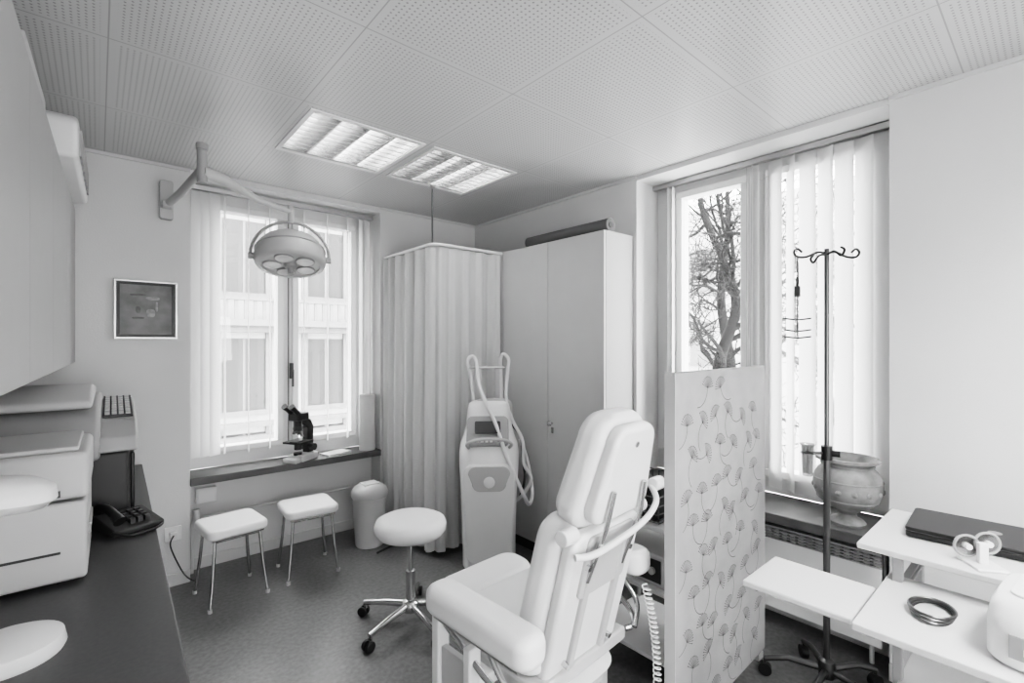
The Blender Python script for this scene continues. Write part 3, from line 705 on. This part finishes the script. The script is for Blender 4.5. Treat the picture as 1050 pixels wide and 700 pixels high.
# ---------------------------------------------------------------- outside
box('street_ground',(-30,4.6,-5.2),(40,40,-5),M_ground)
r=root('facade_opposite_house',(0,13,0))
box('wall',(-8,0,-5),(12,1,12),M_facade,r)
Lw=[];Lt=[]
for i in range(9):
    x=-5.6+i*1.95
    for z in (-2.4,-.1,2.75,5.9):
        Lw.append(((x,-.02,z),(x+.95,.02,z+1.75)))
        Lt+=[((x-.14,-.10,z-.12),(x+1.09,-.0,z-.0)),((x-.14,-.08,z),(x,-.0,z+1.9)),((x+.95,-.08,z),(x+1.09,-.0,z+1.9)),((x-.2,-.16,z+1.9),(x+1.15,-.0,z+2.02)),((x+.45,-.04,z),(x+.5,-.02,z+1.75))]
boxes('window_openings',Lw,M_fwin,r); boxes('window_surrounds',Lt,M_facade2,r)
boxes('cornices',[((-8,-.5,1.95),(12,0,2.1)),((-8,-.35,1.80),(12,0,1.95)),((-8,-.3,5.1),(12,0,5.3)),((-8,-.3,-.9),(12,0,-.7))],M_facade2,r)
boxes('balustrade',[((-8+i*.2,-.45,2.1),(-7.93+i*.2,-.40,2.55)) for i in range(100)]+[((-8,-.48,2.55),(12,-.36,2.62))],M_facade2,r)
r=root('facade_side_house',(22,0,0))
box('wall',(0,-12,-5),(1,14,8),M_facade,r)
Lw=[];Lt=[]
for i in range(9):
    y=-10+i*2.6
    for z in (-2.6,.6,4.0):
        Lw.append(((-.03,y,z),(.01,y+1.2,z+1.9))); Lt+=[((-.12,y-.15,z-.12),(0,y+1.35,z)),((-.12,y-.15,z+1.9),(0,y+1.35,z+2.0))]
boxes('window_openings',Lw,M_facade2,r); boxes('window_surrounds',Lt,M_facade2,r)
def tree(name,loc,seed,trunk,rad,depth=2,dens=1.0):
    rn=random.Random(seed); vs=[];fs=[]
    def add(pts,R,seg):
        v,f=sweep(pts,R,seg); k=len(vs); vs.extend(v); fs.extend([tuple(a+k for a in q) for q in f])
    def br(p,d,L,rd,dep):
        n=8; pts=[p]; R=[rd]
        for i in range(n):
            d=(d+Vector((rn.uniform(-.45,.45),rn.uniform(-.45,.45),rn.uniform(-.33,.36)))).normalized()
            p=p+d*L/n; pts.append(p); R.append(max(rd*(1-.65*(i+1)/n),.005))
            if dep>0 and i>=1 and rn.random()<.6:
                ax=Vector((rn.uniform(-1,1),rn.uniform(-1,1),rn.uniform(-.6,.9))).normalized()
                br(p,(d*.5+ax*.85).normalized(),L*rn.uniform(.4,.65),max(R[-1]*.55,.007),dep-1)
        add(pts,R,5 if dep<2 else 8)
    tp=cat(trunk,6); R=lerpR(rad,len(tp)); add(tp,R,10)
    for i,p in enumerate(tp):
        if p.z<4.6 or rn.random()>dens: continue
        ax=Vector((rn.uniform(-1,1),rn.uniform(-1,1),rn.uniform(-.1,.9))).normalized()
        br(p,ax,rn.uniform(1.0,2.3),R[i]*rn.uniform(.3,.6),depth)
    rt=root(name,loc); mk('trunk_and_branches',vs,fs,M_bark,rt,smooth=True)
tree('bare_tree',(7.5,3.6,-5),4,[(0,-.1,0),(0,.05,2.5),(.05,.15,4.8),(0,.0,6.2),(.05,-.25,7.1),(0,-.05,7.9),(-.1,.25,8.8),(0,.3,10)],[.2,.17,.12,.09,.075,.06,.045,.02],3,.8)
tree('bare_tree',(10.2,4.7,-5),9,[(0,0,0),(.1,.1,3),(0,-.1,5.5),(.1,.2,7.5),(0,0,9),(.1,.1,10.5)],[.2,.16,.12,.09,.06,.02],3,.8)

# ---------------------------------------------------------------- light
W=bpy.data.worlds.new('overcast_sky'); S.world=W; W.use_nodes=True
nt=W.node_tree; bg=nt.nodes['Background']; bg.inputs['Strength'].default_value=8.5
tc=nt.nodes.new('ShaderNodeTexCoord'); sp=nt.nodes.new('ShaderNodeSeparateXYZ'); mr=nt.nodes.new('ShaderNodeMapRange')
nt.links.new(tc.outputs['Generated'],sp.inputs[0]); nt.links.new(sp.outputs[2],mr.inputs['Value'])
mr.inputs['From Min'].default_value=-.2; mr.inputs['To Min'].default_value=.7; mr.inputs['To Max'].default_value=1.2
nt.links.new(mr.outputs[0],bg.inputs['Color'])
def area(name,loc,rot,sx,sy,e=0,portal=False):
    l=bpy.data.lights.new(name,'AREA'); l.shape='RECTANGLE'; l.size=sx; l.size_y=sy
    if portal: l.cycles.is_portal=True
    else: l.energy=e
    o=bpy.data.objects.new(name,l); o.location=loc; o.rotation_euler=rot; S.collection.objects.link(o)
area('window_portal',(1.105,4.12,1.64),(-PI/2,0,0),1.3,1.95,portal=True)
area('window_portal',(3.17,1.19,1.64),(0,PI/2,0),1.95,1.34,portal=True)
area('soft_fill_light',(.7,-1.75,1.35),(math.radians(103),0,0),2.2,1.9,e=34)  # unseen fill added behind the camera, not a fixture of the room

cam=bpy.data.cameras.new('camera'); co=bpy.data.objects.new('camera',cam); S.collection.objects.link(co)
co.location=(0,0,1.53); co.rotation_euler=(PI/2,0,math.radians(-40.94)); cam.lens=16.8; cam.sensor_width=36; cam.shift_y=2/1050; cam.clip_start=.03
S.camera=co
S.view_settings.view_transform='Filmic'; S.view_settings.look='High Contrast'; S.view_settings.exposure=1.25
